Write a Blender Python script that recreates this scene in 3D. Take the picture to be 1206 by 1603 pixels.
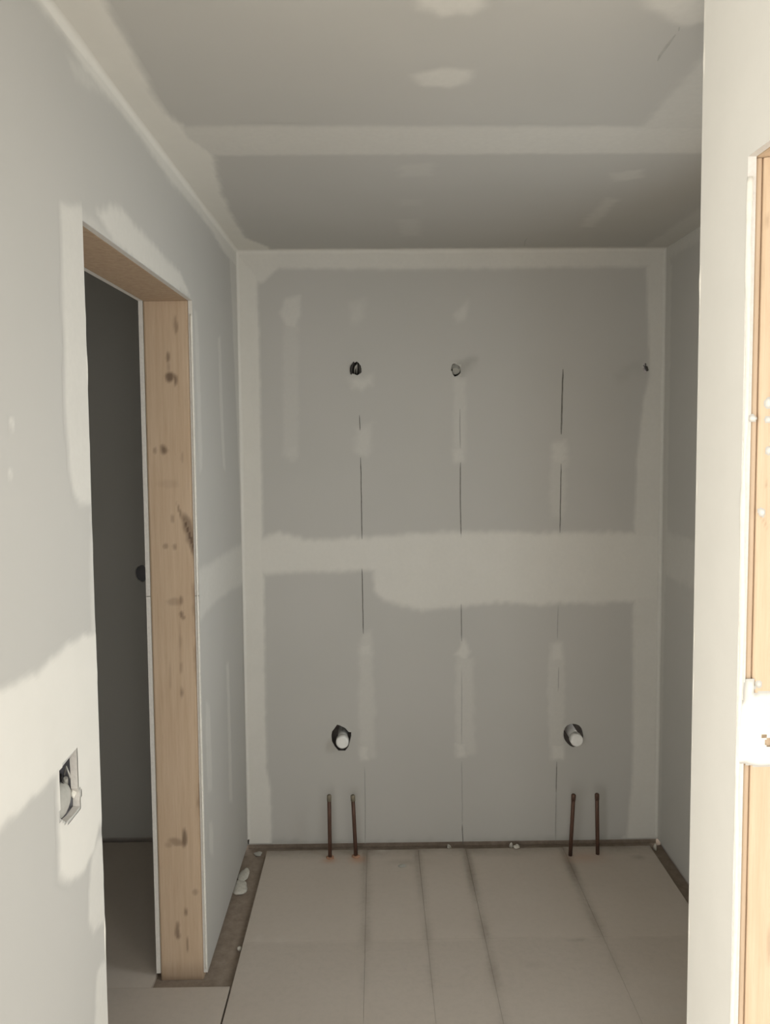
import bpy, bmesh, math, random
import numpy as np
from mathutils import Vector, Matrix
from mathutils.geometry import delaunay_2d_cdt

for o in list(bpy.data.objects):
    bpy.data.objects.remove(o)
S = bpy.context.scene
COL = S.collection

# ------------------------------------------------------------------ camera
F, PCX, PCY = 1238.4, 603.0, 759.16          # focal length and principal point, in pixels of 1206 x 1603
PITCH, YAW, ROLL, EYE = 0.0642, 0.0112, -0.0080, 1.7075


def cam_axes():
    cy, sy = math.cos(YAW), math.sin(YAW)
    right = Vector((cy, -sy, 0))
    fwd0 = Vector((sy, cy, 0))
    cp, sp = math.cos(PITCH), math.sin(PITCH)
    fwd = fwd0 * cp + Vector((0, 0, -1)) * sp
    up = Vector((0, 0, 1)) * cp + fwd0 * sp
    cr, sr = math.cos(ROLL), math.sin(ROLL)
    return right * cr + up * sr, up * cr - right * sr, fwd


R_, U_, F_ = cam_axes()
cam = bpy.data.objects.new('camera', bpy.data.cameras.new('camera'))
COL.objects.link(cam)
m = Matrix((R_, U_, -F_)).transposed().to_4x4()
m.translation = (0, 0, EYE)
cam.matrix_world = m
cam.data.sensor_fit = 'VERTICAL'
cam.data.sensor_height = 24
cam.data.sensor_width = 24
cam.data.lens = F / 1603 * 24
cam.data.shift_y = -(801.5 - PCY) / 1603
cam.data.clip_start = 0.05
S.camera = cam

# ------------------------------------------------------------------ light
S.view_settings.view_transform = 'Standard'
S.view_settings.look = 'None'
S.view_settings.gamma = 1
S.view_settings.use_curve_mapping = False
S.view_settings.exposure = -0.10
W = bpy.data.worlds.new('daylight')
S.world = W
W.use_nodes = True
W.node_tree.nodes['Background'].inputs[0].default_value = (1.0, 0.975, 0.925, 1)
W.node_tree.nodes['Background'].inputs[1].default_value = 3.25


def area(name, loc, target, sx, sy, power, col):
    l = bpy.data.lights.new(name, 'AREA')
    l.shape = 'RECTANGLE'
    l.size, l.size_y, l.energy, l.color = sx, sy, power, col
    o = bpy.data.objects.new(name, l)
    o.location = loc
    o.rotation_euler = (Vector(target) - Vector(loc)).to_track_quat('-Z', 'Y').to_euler()
    COL.objects.link(o)


# daylight from the windows of the room behind the viewer
area('window_daylight', (-1.95, 0.0, 1.50), (0.5, 1.45, 1.25), 1.4, 1.7, 36, (1.0, 0.955, 0.87))
# cooler daylight through the alcove's own window, hidden behind the near wall end
area('alcove_daylight', (1.62, 1.92, 1.50), (-0.5, 2.15, 1.1), 0.9, 1.1, 16, (0.85, 0.935, 1.0))

# ------------------------------------------------------------------ main dimensions (metres)
XL, XR, D, H = -0.5485, 1.1647, 3.1987, 2.44      # left wall, alcove's right wall, back wall, ceiling
YF, YN, HT, T = 2.4148, 1.5213, 2.1126, 0.162     # doorway: far jamb, near jamb, head height, wall thickness
XW, YC, YJ = 0.5542, 1.3613, 1.1915               # right wall plane, its far corner, its jamb
DW = 0.0127                                       # drywall thickness
SEAM = 1.215


def pix(px, py, axis, val):
    """point where the sight line through a photograph pixel meets the plane axis = val"""
    v = R_ * ((px - PCX) / F) + U_ * (-(py - PCY) / F) + F_
    o = Vector((0, 0, EYE))
    return o + v * ((val - o[axis]) / v[axis])


# ------------------------------------------------------------------ node materials
def new_mat(name):
    mt = bpy.data.materials.new(name)
    mt.use_nodes = True
    nt = mt.node_tree
    return mt, nt, nt.nodes['Principled BSDF']


def nd(nt, kind, **kw):
    n = nt.nodes.new(kind)
    for k, v in kw.items():
        if k in n.bl_rna.properties.keys():
            setattr(n, k, v)
        else:
            n.inputs[k].default_value = v
    return n


def noise(nt, scale, detail=4, rough=0.6, stretch=None, coord='Object'):
    tc = nd(nt, 'ShaderNodeTexCoord')
    vec = tc.outputs[coord]
    if stretch:
        mp = nd(nt, 'ShaderNodeMapping')
        mp.inputs['Scale'].default_value = stretch
        nt.links.new(vec, mp.inputs['Vector'])
        vec = mp.outputs[0]
    n = nd(nt, 'ShaderNodeTexNoise', Scale=scale, Detail=detail, Roughness=rough)
    nt.links.new(vec, n.inputs['Vector'])
    return n.outputs['Fac']


def mixc(nt, fac, a, b):
    n = nd(nt, 'ShaderNodeMix', data_type='RGBA')
    for s, v in ((0, fac), (6, a), (7, b)):
        if isinstance(v, bpy.types.NodeSocket):
            nt.links.new(v, n.inputs[s])
        elif s == 0:
            n.inputs[0].default_value = v
        else:
            n.inputs[s].default_value = (*v, 1)
    return n.outputs[2]


def mth(nt, op, a, b=0.0, clamp=False):
    n = nd(nt, 'ShaderNodeMath', operation=op, use_clamp=clamp)
    for i, v in enumerate((a, b)):
        if isinstance(v, bpy.types.NodeSocket):
            nt.links.new(v, n.inputs[i])
        else:
            n.inputs[i].default_value = v
    return n.outputs[0]


def ramp(nt, fac, lo, hi):
    n = nd(nt, 'ShaderNodeMapRange', clamp=True)
    n.inputs['From Min'].default_value = lo
    n.inputs['From Max'].default_value = hi
    nt.links.new(fac, n.inputs['Value'])
    return n.outputs[0]


def attr(nt, name):
    return nd(nt, 'ShaderNodeAttribute', attribute_name=name).outputs['Fac']


def bump(nt, b, h, strength, dist=0.002):
    n = nd(nt, 'ShaderNodeBump', Strength=strength, Distance=dist)
    nt.links.new(h, n.inputs['Height'])
    nt.links.new(n.outputs[0], b.inputs['Normal'])


def mat_drywall():
    mt, nt, b = new_mat('drywall_paper_and_joint_compound')
    a = attr(nt, 'mud')
    n1 = noise(nt, 70, 5, 0.7)
    n2 = noise(nt, 3.0, 3, 0.5)
    n3 = noise(nt, 9, 4, 0.65)
    edge = mth(nt, 'MULTIPLY', a, mth(nt, 'SUBTRACT', 1.0, a))
    a2 = mth(nt, 'ADD', a, mth(nt, 'MULTIPLY', edge, mth(nt, 'MULTIPLY', mth(nt, 'SUBTRACT', n1, 0.5), 1.6)), True)
    paper = mixc(nt, n2, (0.455, 0.450, 0.420), (0.490, 0.480, 0.452))
    mud = mixc(nt, n3, (0.640, 0.627, 0.578), (0.700, 0.684, 0.632))
    base = mixc(nt, a2, paper, mud)
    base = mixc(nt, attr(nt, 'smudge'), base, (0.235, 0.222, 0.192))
    nt.links.new(base, b.inputs['Base Color'])
    b.inputs['Roughness'].default_value = 0.92
    b.inputs['Specular IOR Level'].default_value = 0.2
    bump(nt, b, n1, 0.05)
    return mt


def mat_plain(name, c1, c2, scale=20, rough=0.8, metal=0.0, bmp=0.1, stretch=None, spec=0.3):
    mt, nt, b = new_mat(name)
    n = noise(nt, scale, 5, 0.65, stretch)
    nt.links.new(mixc(nt, ramp(nt, n, 0.3, 0.7), c1, c2), b.inputs['Base Color'])
    b.inputs['Roughness'].default_value = rough
    b.inputs['Metallic'].default_value = metal
    b.inputs['Specular IOR Level'].default_value = spec
    if bmp:
        bump(nt, b, n, bmp)
    return mt


def mat_wood(name, light, dark, knot):
    mt, nt, b = new_mat(name)
    g = noise(nt, 7, 6, 0.6, (9, 9, 0.55))
    g2 = noise(nt, 30, 4, 0.6, (8, 8, 0.4))
    base = mixc(nt, ramp(nt, g, 0.35, 0.68), light, dark)
    base = mixc(nt, mth(nt, 'MULTIPLY', ramp(nt, g2, 0.55, 0.8), 0.35), base, tuple(x * 0.75 for x in dark))
    base = mixc(nt, attr(nt, 'knot'), base, knot)
    base = mixc(nt, attr(nt, 'mud'), base, (0.66, 0.65, 0.60))
    nt.links.new(base, b.inputs['Base Color'])
    b.inputs['Roughness'].default_value = 0.75
    b.inputs['Specular IOR Level'].default_value = 0.25
    bump(nt, b, g2, 0.12, 0.001)
    return mt


def mat_floor():
    mt, nt, b = new_mat('dusty_underlayment')
    n1 = noise(nt, 4, 5, 0.6)
    n2 = noise(nt, 45, 5, 0.7)
    base = mixc(nt, n1, (0.475, 0.422, 0.362), (0.535, 0.482, 0.422))
    base = mixc(nt, mth(nt, 'MULTIPLY', ramp(nt, n2, 0.45, 0.75), 0.3), base, (0.42, 0.38, 0.33))
    st = attr(nt, 'stain')
    st2 = mth(nt, 'ADD', st, mth(nt, 'MULTIPLY', mth(nt, 'MULTIPLY', st, mth(nt, 'SUBTRACT', 1.0, st)),
                                   mth(nt, 'MULTIPLY', mth(nt, 'SUBTRACT', n2, 0.5), 1.2)), True)
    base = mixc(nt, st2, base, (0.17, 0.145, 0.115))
    base = mixc(nt, attr(nt, 'dust_light'), base, (0.63, 0.60, 0.55))
    base = mixc(nt, attr(nt, 'copper_tint'), base, (0.52, 0.27, 0.15))
    nt.links.new(base, b.inputs['Base Color'])
    b.inputs['Roughness'].default_value = 0.85
    b.inputs['Specular IOR Level'].default_value = 0.25
    bump(nt, b, n2, 0.08)
    return mt


M_DRY = mat_drywall()
M_GYP = mat_plain('gypsum_cut_edge', (0.62, 0.60, 0.565), (0.70, 0.68, 0.64), 120, 0.95, 0, 0.4)
M_MUD = mat_plain('dried_joint_compound', (0.66, 0.645, 0.58), (0.74, 0.72, 0.655), 60, 0.9, 0, 0.3)
M_MUDL = mat_plain('dusty_joint_compound', (0.50, 0.48, 0.42), (0.62, 0.60, 0.54), 90, 0.9, 0, 0.5)
M_WOOD = mat_wood('pine_stud', (0.62, 0.485, 0.345), (0.54, 0.405, 0.275), (0.16, 0.095, 0.055))
M_WOODF = mat_wood('darker_pine_stud', (0.56, 0.435, 0.315), (0.49, 0.365, 0.25), (0.10, 0.062, 0.04))  # slightly darker pine; also paints the shaded edge strip of the right jamb
M_WOOD2 = mat_wood('pine_header', (0.50, 0.38, 0.265), (0.42, 0.305, 0.21), (0.14, 0.09, 0.06))
M_FLOOR = mat_floor()
M_SUB = mat_plain('brown_subfloor', (0.22, 0.175, 0.135), (0.31, 0.255, 0.205), 35, 0.9, 0, 0.3)
M_PENCIL = mat_plain('pencil_mark', (0.13, 0.125, 0.11), (0.22, 0.215, 0.195), 50, 0.7, 0, 0)
M_PENCILF = mat_plain('faint_pencil_mark', (0.31, 0.305, 0.285), (0.37, 0.36, 0.34), 50, 0.7, 0, 0)
M_SMUDGE = mat_plain('grey_smudge', (0.36, 0.355, 0.33), (0.43, 0.42, 0.39), 40, 0.9, 0, 0)
M_PVC = mat_plain('white_pvc', (0.76, 0.76, 0.73), (0.84, 0.84, 0.81), 30, 0.45, 0, 0, spec=0.5)
M_COP = mat_plain('tarnished_copper', (0.085, 0.052, 0.040), (0.15, 0.085, 0.062), 30, 0.5, 0.5, 0.1, (3, 3, 0.6))
M_COPT = mat_plain('greenish_copper_cap', (0.20, 0.175, 0.13), (0.26, 0.23, 0.17), 40, 0.55, 0.3, 0.1)
M_SEAL = mat_plain('orange_fire_sealant', (0.34, 0.19, 0.12), (0.45, 0.26, 0.17), 60, 0.8, 0, 0.4)
M_BOX = mat_plain('grey_plastic_box', (0.16, 0.16, 0.175), (0.22, 0.22, 0.235), 40, 0.6, 0, 0)
M_CABLE = mat_plain('dark_cable_sheath', (0.035, 0.033, 0.03), (0.06, 0.055, 0.05), 60, 0.5, 0, 0)
M_CABLEW = mat_plain('pale_cable_sheath', (0.40, 0.39, 0.36), (0.48, 0.47, 0.43), 60, 0.5, 0, 0)
M_CAV = mat_plain('wall_cavity', (0.34, 0.31, 0.29), (0.42, 0.385, 0.355), 20, 0.95, 0, 0.1)
M_HOLE_SHADE = mat_plain('hole_shade', (0.13, 0.115, 0.105), (0.20, 0.18, 0.165), 60, 0.95, 0, 0.3)  # dark tone that paints the shade inside the wall holes
M_FILL = mat_plain('grey_damp_compound', (0.37, 0.365, 0.33), (0.44, 0.43, 0.39), 60, 0.9, 0, 0.3)


# ------------------------------------------------------------------ helpers
def tag(o, label=None, cat=None, group=None, kind=None):
    for k, v in (('label', label), ('category', cat), ('group', group), ('kind', kind)):
        if v:
            o[k] = v
    return o


def empty(name, loc=(0, 0, 0)):
    o = bpy.data.objects.new(name, None)
    o.empty_display_size = 0.05
    o.location = loc
    COL.objects.link(o)
    return o


def link(name, me, parent=None, mats=()):
    for mt in mats:
        me.materials.append(mt)
    o = bpy.data.objects.new(name, me)
    COL.objects.link(o)
    if parent:
        o.parent = parent
        o.matrix_parent_inverse = Matrix.Translation(-Vector(parent.location))
    return o


def mesh(name, verts, faces, smooth=False, attrs=None, fmats=None):
    me = bpy.data.meshes.new(name)
    me.from_pydata([tuple(v) for v in verts], [], [tuple(f) for f in faces])
    if smooth:
        me.polygons.foreach_set('use_smooth', [True] * len(me.polygons))
    for k, arr in (attrs or {}).items():
        a = me.attributes.new(k, 'FLOAT', 'POINT')
        a.data.foreach_set('value', np.asarray(arr, dtype=np.float32))
    if fmats is not None:
        me.polygons.foreach_set('material_index', fmats)
    me.update()
    return me


class Plane:
    """a wall, floor or ceiling plane: (u, v, out) -> world"""
    def __init__(s, axis, val, u, v, normal):
        s.axis, s.val, s.u, s.v, s.n = axis, val, u, v, normal
        e = [Vector((1, 0, 0)), Vector((0, 1, 0)), Vector((0, 0, 1))]
        s.flip = e[u].cross(e[v])[axis] * normal < 0

    def at(s, u, v, w=0.0):
        p = [0, 0, 0]
        p[s.u], p[s.v], p[s.axis] = u, v, s.val + s.n * w
        return tuple(p)

    def uv(s, px, py):
        q = pix(px, py, s.axis, s.val)
        return (q[s.u], q[s.v])

    def pts(s, lst):
        return [s.uv(*p) for p in lst]


P_LEFT = Plane(0, XL, 1, 2, 1)
P_LEFTB = Plane(0, XL - T, 1, 2, -1)
P_BACK = Plane(1, D, 0, 2, -1)
P_RIGHT = Plane(0, XW, 1, 2, -1)
P_RIGHTB = Plane(1, YC, 0, 2, 1)
P_ALC = Plane(0, XR, 1, 2, -1)
P_CEIL = Plane(2, H, 0, 1, -1)
P_SIDE = Plane(1, D + 0.06, 0, 2, -1)
P_JAMB = Plane(1, YF, 0, 2, -1)
P_RJAMB = Plane(1, YJ, 0, 2, -1)


def rect(u0, v0, u1, v1):
    return [(u0, v0), (u1, v0), (u1, v1), (u0, v1)]


def panel(name, pl, outer, holes=(), parent=None, thick=DW, mats=None, mud=0.0):
    """a board cut to an outline, with holes, extruded back from the face"""
    loops = [outer] + list(holes)
    vs, es = [], []
    for lp in loops:
        k = len(vs)
        vs += [Vector(p) for p in lp]
        es += [(k + i, k + (i + 1) % len(lp)) for i in range(len(lp))]
    vo, eo, fo, *_ = delaunay_2d_cdt(vs, es, [], 0, 1e-6)

    def inside(p, poly):
        c = False
        for i in range(len(poly)):
            a, b = poly[i], poly[i - 1]
            if (a[1] > p[1]) != (b[1] > p[1]) and p[0] < (b[0] - a[0]) * (p[1] - a[1]) / (b[1] - a[1]) + a[0]:
                c = not c
        return c
    tris = []
    for f in fo:
        c = sum((vo[i] for i in f), Vector((0, 0))) / len(f)
        if inside(c, outer) and not any(inside(c, h) for h in holes):
            tris.append(tuple(f))
    n = len(vo)
    verts = [pl.at(p[0], p[1], 0) for p in vo] + [pl.at(p[0], p[1], -thick) for p in vo]
    faces, fm = [], []
    edges = {}
    for t in tris:
        fr = t[::-1] if pl.flip else t
        faces.append(fr); fm.append(0)
        faces.append(tuple(i + n for i in fr[::-1])); fm.append(0)
        for i in range(3):
            e = (fr[i], fr[(i + 1) % 3])
            edges[e] = 1
    for (a, b) in list(edges):
        if (b, a) not in edges:
            faces.append((b, a, a + n, b + n)); fm.append(1)
    o = link(name, mesh(name, verts, faces, attrs={'mud': [mud] * len(verts)}, fmats=fm), parent, mats or (M_DRY, M_GYP))
    return o


rng = np.random.RandomState(7)


def vnoise(u, v, freq, seed):
    r = np.random.RandomState(seed)
    s = np.zeros_like(u)
    for k in range(9):
        a = r.uniform(0, 2 * np.pi)
        f = freq * r.uniform(0.6, 2.0)
        s += np.sin((u * np.cos(a) + v * np.sin(a)) * f + r.uniform(0, 6.28)) / 3
    return s


def sdf(u, v, poly):
    P = np.array(poly)
    d = np.full(u.shape, 1e9)
    ins = np.zeros(u.shape, bool)
    for i in range(len(P)):
        a, b = P[i - 1], P[i]
        ab = b - a
        t = np.clip(((u - a[0]) * ab[0] + (v - a[1]) * ab[1]) / (ab @ ab + 1e-12), 0, 1)
        d = np.minimum(d, np.hypot(u - a[0] - t * ab[0], v - a[1] - t * ab[1]))
        if abs(a[1] - b[1]) > 1e-9:
            ins ^= ((a[1] > v) != (b[1] > v)) & (u < (b[0] - a[0]) * (v - a[1]) / (b[1] - a[1]) + a[0])
    return np.where(ins, -d, d)


PATCH = [0]


def patch(name, pl, poly, parent, strength=1.0, soft=0.012, clip=(-9, -9, 9, 9), res=0.009, rough=0.25,
          holes=(), thick=0.0012, label=None, streak=0.0, key='mud'):
    """a feathered coat of joint compound: thickness and cover fall to nothing at its rim"""
    PATCH[0] += 1
    A = np.array(poly)
    pad = soft * 1.6
    u0, v0 = max(A[:, 0].min() - pad, clip[0]), max(A[:, 1].min() - pad, clip[1])
    u1, v1 = min(A[:, 0].max() + pad, clip[2]), min(A[:, 1].max() + pad, clip[3])
    nu, nv = max(3, int((u1 - u0) / res) + 2), max(3, int((v1 - v0) / res) + 2)
    u, v = np.meshgrid(np.linspace(u0, u1, nu), np.linspace(v0, v1, nv), indexing='ij')
    s = sdf(u, v, poly)
    s = s + vnoise(u, v, 90, PATCH[0]) * soft * rough + vnoise(u, v, 22, PATCH[0] + 50) * soft * rough * 0.8
    a = np.clip((soft - s) / (2 * soft), 0, 1)
    a = a * a * (3 - 2 * a)
    if streak:
        a = a * (1 - streak * (0.5 + 0.5 * vnoise(u * 2.5, v * 0.35, 60, PATCH[0] + 90)).clip(0, 1))
    for hp in holes:
        h = sdf(u, v, hp)
        a = np.where(h < 0, -1, a)
    al = (np.clip(a, 0, 1) * strength)
    keepv = a >= 0
    idx = -np.ones(u.shape, int)
    use = np.zeros(u.shape, bool)
    q = []
    big = (al > 0.002)
    for i in range(nu - 1):
        for j in range(nv - 1):
            if keepv[i:i+2, j:j+2].all() and big[i:i+2, j:j+2].any():
                use[i:i+2, j:j+2] = True
                q.append((i, j))
    if not q:
        return None
    ids = np.argwhere(use)
    idx[use] = np.arange(len(ids))
    verts, at = [], []
    for i, j in ids:
        verts.append(pl.at(u[i, j], v[i, j], 0.00015 + thick * al[i, j] + 1e-6 * PATCH[0]))
        at.append(al[i, j])
    faces = []
    for i, j in q:
        f = (idx[i, j], idx[i+1, j], idx[i+1, j+1], idx[i, j+1])
        faces.append(f[::-1] if pl.flip else f)
    o = link(name, mesh(name, verts, faces, True, {key: at}), parent, (M_DRY,))
    if label:
        o['label'] = label
    return o


def ribbon(name, pl, pts, width, parent, mat, w=0.0004, thick=0.0003):
    """a thin drawn line: a low strip following the points"""
    verts, faces = [], []
    for i, p in enumerate(pts):
        a = Vector(pts[max(0, i - 1)]); b = Vector(pts[min(len(pts) - 1, i + 1)])
        d = (b - a).normalized(); nrm = Vector((-d.y, d.x)) * width * 0.5
        end = 0.4 if i in (0, len(pts) - 1) else 1.0
        for sgn, hh in ((-1, 0), (0, 1), (1, 0)):
            q = Vector(p) + nrm * sgn * end
            verts.append(pl.at(q.x, q.y, w + thick * hh))
    for i in range(len(pts) - 1):
        for k in range(2):
            f = (i*3+k, i*3+3+k, i*3+4+k, i*3+1+k)
            faces.append(f if pl.flip else f[::-1])
    return link(name, mesh(name, verts, faces), parent, (mat,))


def box(name, lo, hi, parent, mat, bevel=0.0, attrs=None):
    bm = bmesh.new()
    bmesh.ops.create_cube(bm, size=1)
    for v in bm.verts:
        v.co = Vector([lo[k] + (v.co[k] + 0.5) * (hi[k] - lo[k]) for k in range(3)])
    if bevel:
        bmesh.ops.bevel(bm, geom=bm.edges[:], offset=bevel, segments=2, affect='EDGES', profile=0.5)
    me = bpy.data.meshes.new(name)
    bm.to_mesh(me); bm.free()
    return link(name, me, parent, (mat,))


def tube(name, pts, radius, parent, mat, seg=14, cap=True):
    """a round bar through the points; radius may be a list"""
    pts = [Vector(p) for p in pts]
    rad = radius if isinstance(radius, (list, tuple)) else [radius] * len(pts)
    verts, faces = [], []
    ref = Vector((0.31, 0.87, 0.38))
    for i, p in enumerate(pts):
        d = (pts[min(i + 1, len(pts) - 1)] - pts[max(i - 1, 0)])
        if d.length < 1e-9:
            d = pts[-1] - pts[0]
        d.normalize()
        a = d.cross(ref).normalized(); b = d.cross(a)
        for k in range(seg):
            t = 2 * math.pi * k / seg
            verts.append(p + (a * math.cos(t) + b * math.sin(t)) * rad[i])
    for i in range(len(pts) - 1):
        for k in range(seg):
            k2 = (k + 1) % seg
            faces.append((i*seg+k, i*seg+k2, (i+1)*seg+k2, (i+1)*seg+k))
    if cap:
        faces.append(tuple(range(seg))[::-1])
        faces.append(tuple(range((len(pts)-1)*seg, len(pts)*seg)))
    me = mesh(name, verts, faces)
    bm = bmesh.new(); bm.from_mesh(me)
    bmesh.ops.recalc_face_normals(bm, faces=bm.faces)
    bm.to_mesh(me); bm.free()
    me.polygons.foreach_set('use_smooth', [len(p.vertices) == 4 for p in me.polygons])
    return link(name, me, parent, (mat,))


def blob(name, c, r, parent, mat, seed=0, rough=0.25, floor=None, sub=3):
    bm = bmesh.new()
    bmesh.ops.create_icosphere(bm, subdivisions=sub, radius=1)
    rr = np.random.RandomState(seed)
    ph = rr.uniform(0, 6.28, (6, 3)); fr = rr.uniform(1.5, 4.5, (6, 3))
    for v in bm.verts:
        s = sum(math.sin(v.co.dot(Vector(fr[k])) + ph[k, 0]) for k in range(6)) / 6
        v.co *= 1 + rough * s
        v.co = Vector((c[0] + v.co.x * r[0], c[1] + v.co.y * r[1], c[2] + v.co.z * r[2]))
        if floor is not None and v.co.z < floor:
            v.co.z = floor
    for f in bm.faces:
        f.smooth = True
    me = bpy.data.meshes.new(name)
    bm.to_mesh(me); bm.free()
    return link(name, me, parent, (mat,))


def ragged_bead(name, line, rad, parent, mat, seed, n=120, seg=8):
    """lumpy smear of compound along an edge; line(t) -> point"""
    rr = np.random.RandomState(seed)
    ph = rr.uniform(0, 6.28, 8); fr = rr.uniform(6, 70, 8)
    pts, rs = [], []
    for i in range(n):
        t = i / (n - 1)
        s = sum(math.sin(t * fr[k] * 2.5 + ph[k]) for k in range(8)) / 8
        pts.append(line(t)); rs.append(max(0.0008, rad * (1 + 0.75 * s)))
    return tube(name, pts, rs, parent, mat, seg)


# ================================================================== SETTING
# ---- back wall
wall_back = tag(empty('wall_back', (0, D, 0)), 'unpainted drywall back wall with taped joints and pencil lines', 'wall', kind='structure')
B0, B1 = XL - 0.0, XR


def ring(cx, cy, rx, ry, n, seed, amp=0.12):
    rr = np.random.RandomState(seed)
    ph = rr.uniform(0, 6.28, 4)
    out = []
    for i in range(n):
        a = 2 * math.pi * i / n
        k = 1 + amp * (math.sin(2*a+ph[0]) * .5 + math.sin(3*a+ph[1]) * .5 + math.sin(5*a+ph[2]) * .4)
        out.append((cx + rx * k * math.cos(a), cy + ry * k * math.sin(a)))
    return out


def ring_px(pl, px, py, rx, ry, n, seed, amp=0.12):
    return [pl.uv(*p) for p in ring(px, py, rx, ry, n, seed, amp)]


hole_drain_l = P_BACK.pts([(519, 1152), (520, 1145), (524, 1140), (528, 1134), (535, 1137), (541, 1140), (546, 1146), (550, 1146), (550, 1152),
                           (548, 1160), (546, 1168), (541, 1175), (530, 1175), (524, 1168), (520, 1160)])
hole_drain_r = ring_px(P_BACK, 898, 1150.5, 15.5, 18, 20, 4, 0.05)
hole_cab_l = ring_px(P_BACK, 557, 577, 8.5, 11, 14, 5, 0.15)
hole_cab_m = ring_px(P_BACK, 714, 579, 8, 9.5, 14, 6, 0.15)
hole_cab_r = ring_px(P_BACK, 1013, 577, 6, 8, 12, 8, 0.2)
panel('drywall_panel', P_BACK, rect(B0, SEAM + 0.001, B1, H - 0.002), [hole_cab_l, hole_cab_m, hole_cab_r], wall_back)
panel('drywall_panel', P_BACK, rect(B0, 0.006, B1, SEAM - 0.001), [hole_drain_l, hole_drain_r], wall_back, mats=(M_DRY, M_HOLE_SHADE))
box('cavity_backing', (XL - 0.02, D + 0.13, 0), (XR + 0.16, D + 0.15, H), wall_back, M_HOLE_SHADE)  # backing in the dark tone that paints the holes' shade
for xs in (-0.055, 0.347, 0.690):
    box('stud', (xs - 0.019 + 0.045, D + DW + 0.0005, 0), (xs + 0.019 + 0.045, D + 0.129, H - 0.003), wall_back, M_CAV)
box('bottom_plate', (XL, D + DW + 0.001, -0.018), (XR, D + 0.129, 0.0), wall_back, M_SUB)
CB = (XL + 0.0005, 0.012, XR - 0.0005, H - 0.001)


def pb(name, pts, strength, soft, **kw):
    kw.setdefault('clip', CB)
    return patch(name, P_BACK, P_BACK.pts(pts), wall_back, strength, soft, **kw)


pb('joint_tape_band', [(350, 370), (403, 430), (407, 600), (411, 835), (413, 900), (414, 1000), (417, 1200), (424, 1237), (424, 1325), (350, 1330)], 0.85, 0.008, rough=.15)
pb('joint_tape_band', [(350, 350), (1070, 350), (1070, 418), (1008, 418), (800, 420), (600, 421), (437, 420), (424, 431), (412, 443), (350, 443)], 0.72, 0.010, rough=.17)
pb('joint_tape_band', [(1060, 380), (1012, 416), (1015, 500), (1017, 566), (1017, 590), (1008, 625), (1001, 690), (997, 720), (994, 830), (991, 1000), (992, 1180), (988, 1240), (981, 1320), (1060, 1325)], 0.74, 0.009, rough=.15)
pb('joint_tape_band', [(385, 842), (411, 842), (437, 834), (480, 844), (580, 841), (640, 836), (720, 832), (860, 834), (995, 833), (1060, 833),
                       (1060, 942), (990, 942), (850, 946), (760, 944), (700, 952), (658, 957), (630, 948), (600, 940), (586, 925), (585, 893), (500, 895), (413, 898), (385, 898)], 0.80, 0.016, rough=.17)
# fastener coats
pb('screw_patch', [(447, 468), (468, 464), (470, 490), (462, 512), (448, 508), (439, 490)], 0.50, 0.012)
pb('screw_patch', [(445, 500), (467, 500), (466, 600), (467, 718), (455, 722), (443, 712), (444, 610)], 0.22, 0.012)
pb('screw_patch', [(446, 698), (465, 698), (464, 716), (448, 716)], 0.30, 0.012)
pb('screw_patch', [(550, 475), (571, 468), (569, 498), (549, 506)], 0.24, 0.018)
pb('screw_patch', [(548, 592), (566, 592), (585, 584), (584, 602), (566, 610), (552, 606)], 0.42, 0.016, holes=[hole_cab_l])
pb('screw_patch', [(558, 672), (582, 662), (582, 700), (574, 716), (556, 708)], 0.32, 0.018)
pb('screw_patch', [(712, 494), (732, 468), (736, 470), (728, 500), (716, 504)], 0.40, 0.014)
pb('screw_patch', [(710, 592), (730, 592), (729, 660), (728, 722), (710, 722), (711, 660)], 0.26, 0.012, holes=[hole_cab_m])
pb('screw_patch', [(710, 702), (727, 702), (726, 722), (711, 722)], 0.42, 0.014)
pb('screw_patch', [(866, 694), (884, 690), (888, 718), (880, 728), (866, 726)], 0.46, 0.014)
pb('screw_patch', [(862, 720), (889, 720), (886, 770), (882, 812), (864, 808), (862, 770)], 0.27, 0.014)
pb('screw_patch', [(570, 990), (583, 986), (586, 1060), (588, 1188), (563, 1190), (562, 1080), (561, 1015)], 0.32, 0.012)
pb('screw_patch', [(562, 1010), (582, 1005), (583, 1028), (564, 1030)], 0.52, 0.014)
pb('screw_patch', [(563, 1168), (576, 1168), (576, 1188), (565, 1190)], 0.60, 0.012)
pb('screw_patch', [(714, 1030), (741, 1030), (742, 1100), (744, 1180), (714, 1186), (713, 1100)], 0.32, 0.012)
pb('screw_patch', [(724, 1000), (729, 1008), (737, 1020), (728, 1034), (712, 1024), (722, 1012)], 0.58, 0.010)
pb('screw_patch', [(714, 1164), (730, 1164), (730, 1184), (716, 1184)], 0.55, 0.012)
pb('screw_patch', [(860, 1012), (880, 1010), (885, 1040), (884, 1120), (882, 1188), (862, 1188), (857, 1110)], 0.32, 0.012, holes=[hole_drain_r], res=.006)
pb('screw_patch', [(862, 1008), (880, 1006), (882, 1034), (866, 1036)], 0.54, 0.014)
pb('screw_patch', [(864, 1166), (882, 1166), (882, 1188), (866, 1190)], 0.56, 0.012, holes=[hole_drain_r], res=.006)
pb('mud_drip', [(974, 1312), (981, 1306), (981, 1326), (976, 1328)], 0.5, 0.006)


def pline(pts, wd, mat):
    q = P_BACK.pts(pts)
    out = []
    for i in range(len(q) - 1):
        for k in range(5):
            t = k / 5
            out.append((q[i][0] * (1-t) + q[i+1][0] * t + random.uniform(-.0006, .0006), q[i][1] * (1-t) + q[i+1][1] * t))
    out.append(q[-1])
    ribbon('pencil_line', P_BACK, out, wd, wall_back, mat, w=0.0009)


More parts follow.
